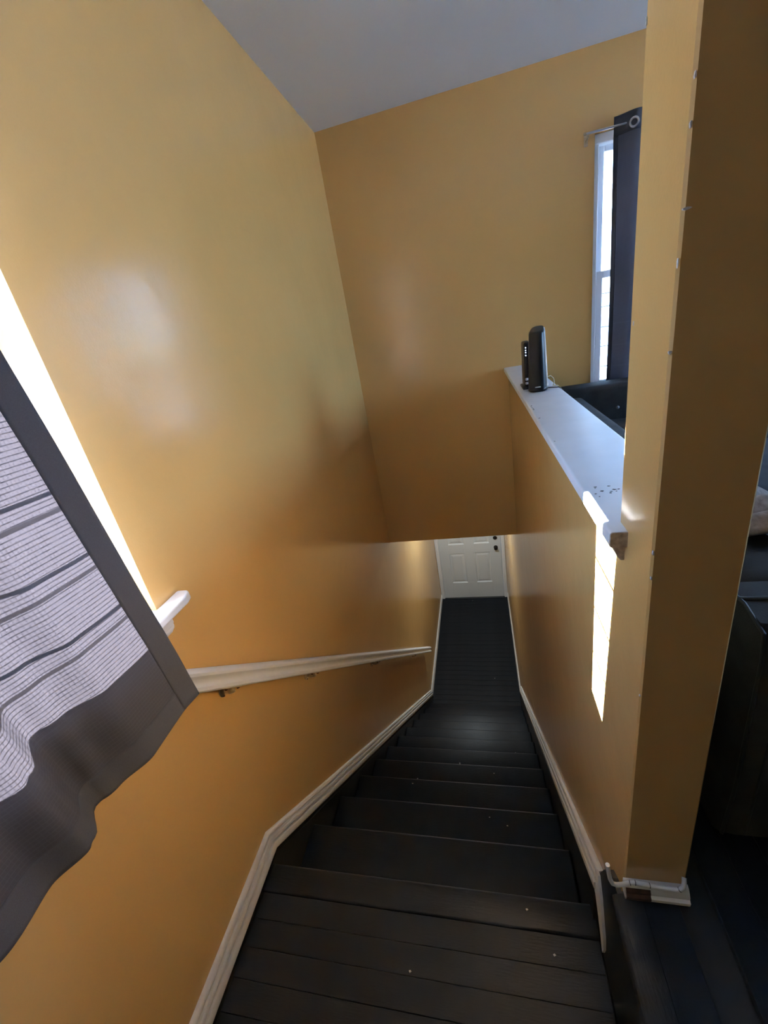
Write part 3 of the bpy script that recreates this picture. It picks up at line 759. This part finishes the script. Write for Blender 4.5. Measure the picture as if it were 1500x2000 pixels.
# crumpled beige throw on the sofa back
def bpos(u, v):
    x = .50 + u; y = .93 + v
    h = .597 + .045 * abs(noise.noise(Vector((u * 9, v * 11, .7)))) + .030 * abs(math.sin(v * 34 + 5 * u)) 
    if x > .63: h -= .5 * (x - .63)
    return (x + .012 * noise.noise(Vector((u * 8, v * 8, 5))), y + .02 * noise.noise(Vector((u * 7, v * 7, 9))), h)
bo = cloth_strip('throw_blanket', bpos, frange(0, .30, 30), frange(0, .26, 30), 'blanket', None, .012)
tag(bo, 'crumpled beige knitted throw lying on the sofa', 'blanket')

# ------------------------------------------------------------------ small specks
lt = MB()
for (x, y, i) in ((-.518, 1.60, 4), (-.074, 1.52, 3), (-.252, 1.56, 3), (-.085, 1.055, 1), (-.02, 1.03, 1), (-.30, 1.86, 5), (-.45, 1.30, 2), (.05, 1.80, 4)):
    z = ZLAND - RISE * i; s = random.uniform(.0018, .0032); a = random.uniform(0, 3)
    lt.poly_prism([(x + s * math.cos(a + t) * 1.5, y + s * math.sin(a + t) * .8) for t in (0, 1.4, 2.8, 4.4)], 'z', z, z + .0012)
for (x, y) in ((-.07, 4.01), (-.33, 5.6), (-.30, .52), (.02, .69), (.08, .6)):
    z = ZL if y > 3 else ZLAND; s = .003
    lt.poly_prism([(x + s * math.cos(t) * 1.3, y + s * math.sin(t)) for t in (0, 1.4, 2.8, 4.4)], 'z', z, z + .0015)
tag(lt.build('crumbs', 'chip'), 'tiny pale specks of lint scattered over the black treads', 'lint', kind='stuff')

# ------------------------------------------------------------------ outside
g = MB().box(-60, 60, -60, 80, -3.4, -3.2)
structure(g.build('ground_outside', 'ground'), 'ground outside the windows, made pale to bounce daylight')
nh = empty('neighbour_house', (4.5, 16, -3.2)); tag(nh, 'pale sided house with grey roof seen through the sash window', 'building')
MB().box(-2, 10, 14, 22, -3.2, 1.55).build('wall', 'siding', nh)
sd = bpy.data.meshes.new('siding_board'); b = MB().poly_prism([(13.96, 0), (14.0, 0), (14.0, .28), (13.985, .28)], 'x', -2, 10); b.bm.to_mesh(sd); b.bm.free(); sd.materials.append(M['siding'])
for k in range(16):
    at_world(link('siding_board', sd, nh), (0, 0, -3.1 + .29 * k))
MB().poly_prism([(13.4, 1.45), (18, 4.4), (22.6, 1.45), (22.6, 1.6), (18, 4.6), (13.4, 1.6)], 'x', -2.5, 10.5).build('roof', 'roof', nh)
for x in (1.0, 3.4, 6.4):
    wn = MB().rbox(x, x + .9, 13.93, 13.99, -.9, .6, .01, 1).build('window', 'vinyl', nh)
    MB().box(x + .08, x + .82, 13.92, 13.93, -.82, .52).build('pane', 'glass', wn)

# sky-sampling portals in the two window openings (they emit nothing themselves)
def portal(loc, rot, sx, sy):
    d = bpy.data.lights.new('window_portal', 'AREA'); d.shape = 'RECTANGLE'; d.size = sx; d.size_y = sy
    d.cycles.is_portal = True
    o = bpy.data.objects.new('window_portal', d); COL.objects.link(o); o.location = loc
    o.rotation_euler = Vector(rot).to_track_quat('-Z', 'Z' if abs(rot[2]) < .5 else 'Y').to_euler()
portal((XL - .21, (WY0 + WY1) / 2, (WZ0 + WZ1) / 2), (1, 0, 0), 1.1, 1.5)
portal((XE + .14, (RY0_ + RY1_) / 2, (RZ0_ + RZ1_) / 2), (-1, 0, 0), 1.6, 1.6)
portal(((FX0 + FX1) / 2, YF + .19, (FZ0 + FZ1) / 2), (0, -1, 0), .9, 1.6)
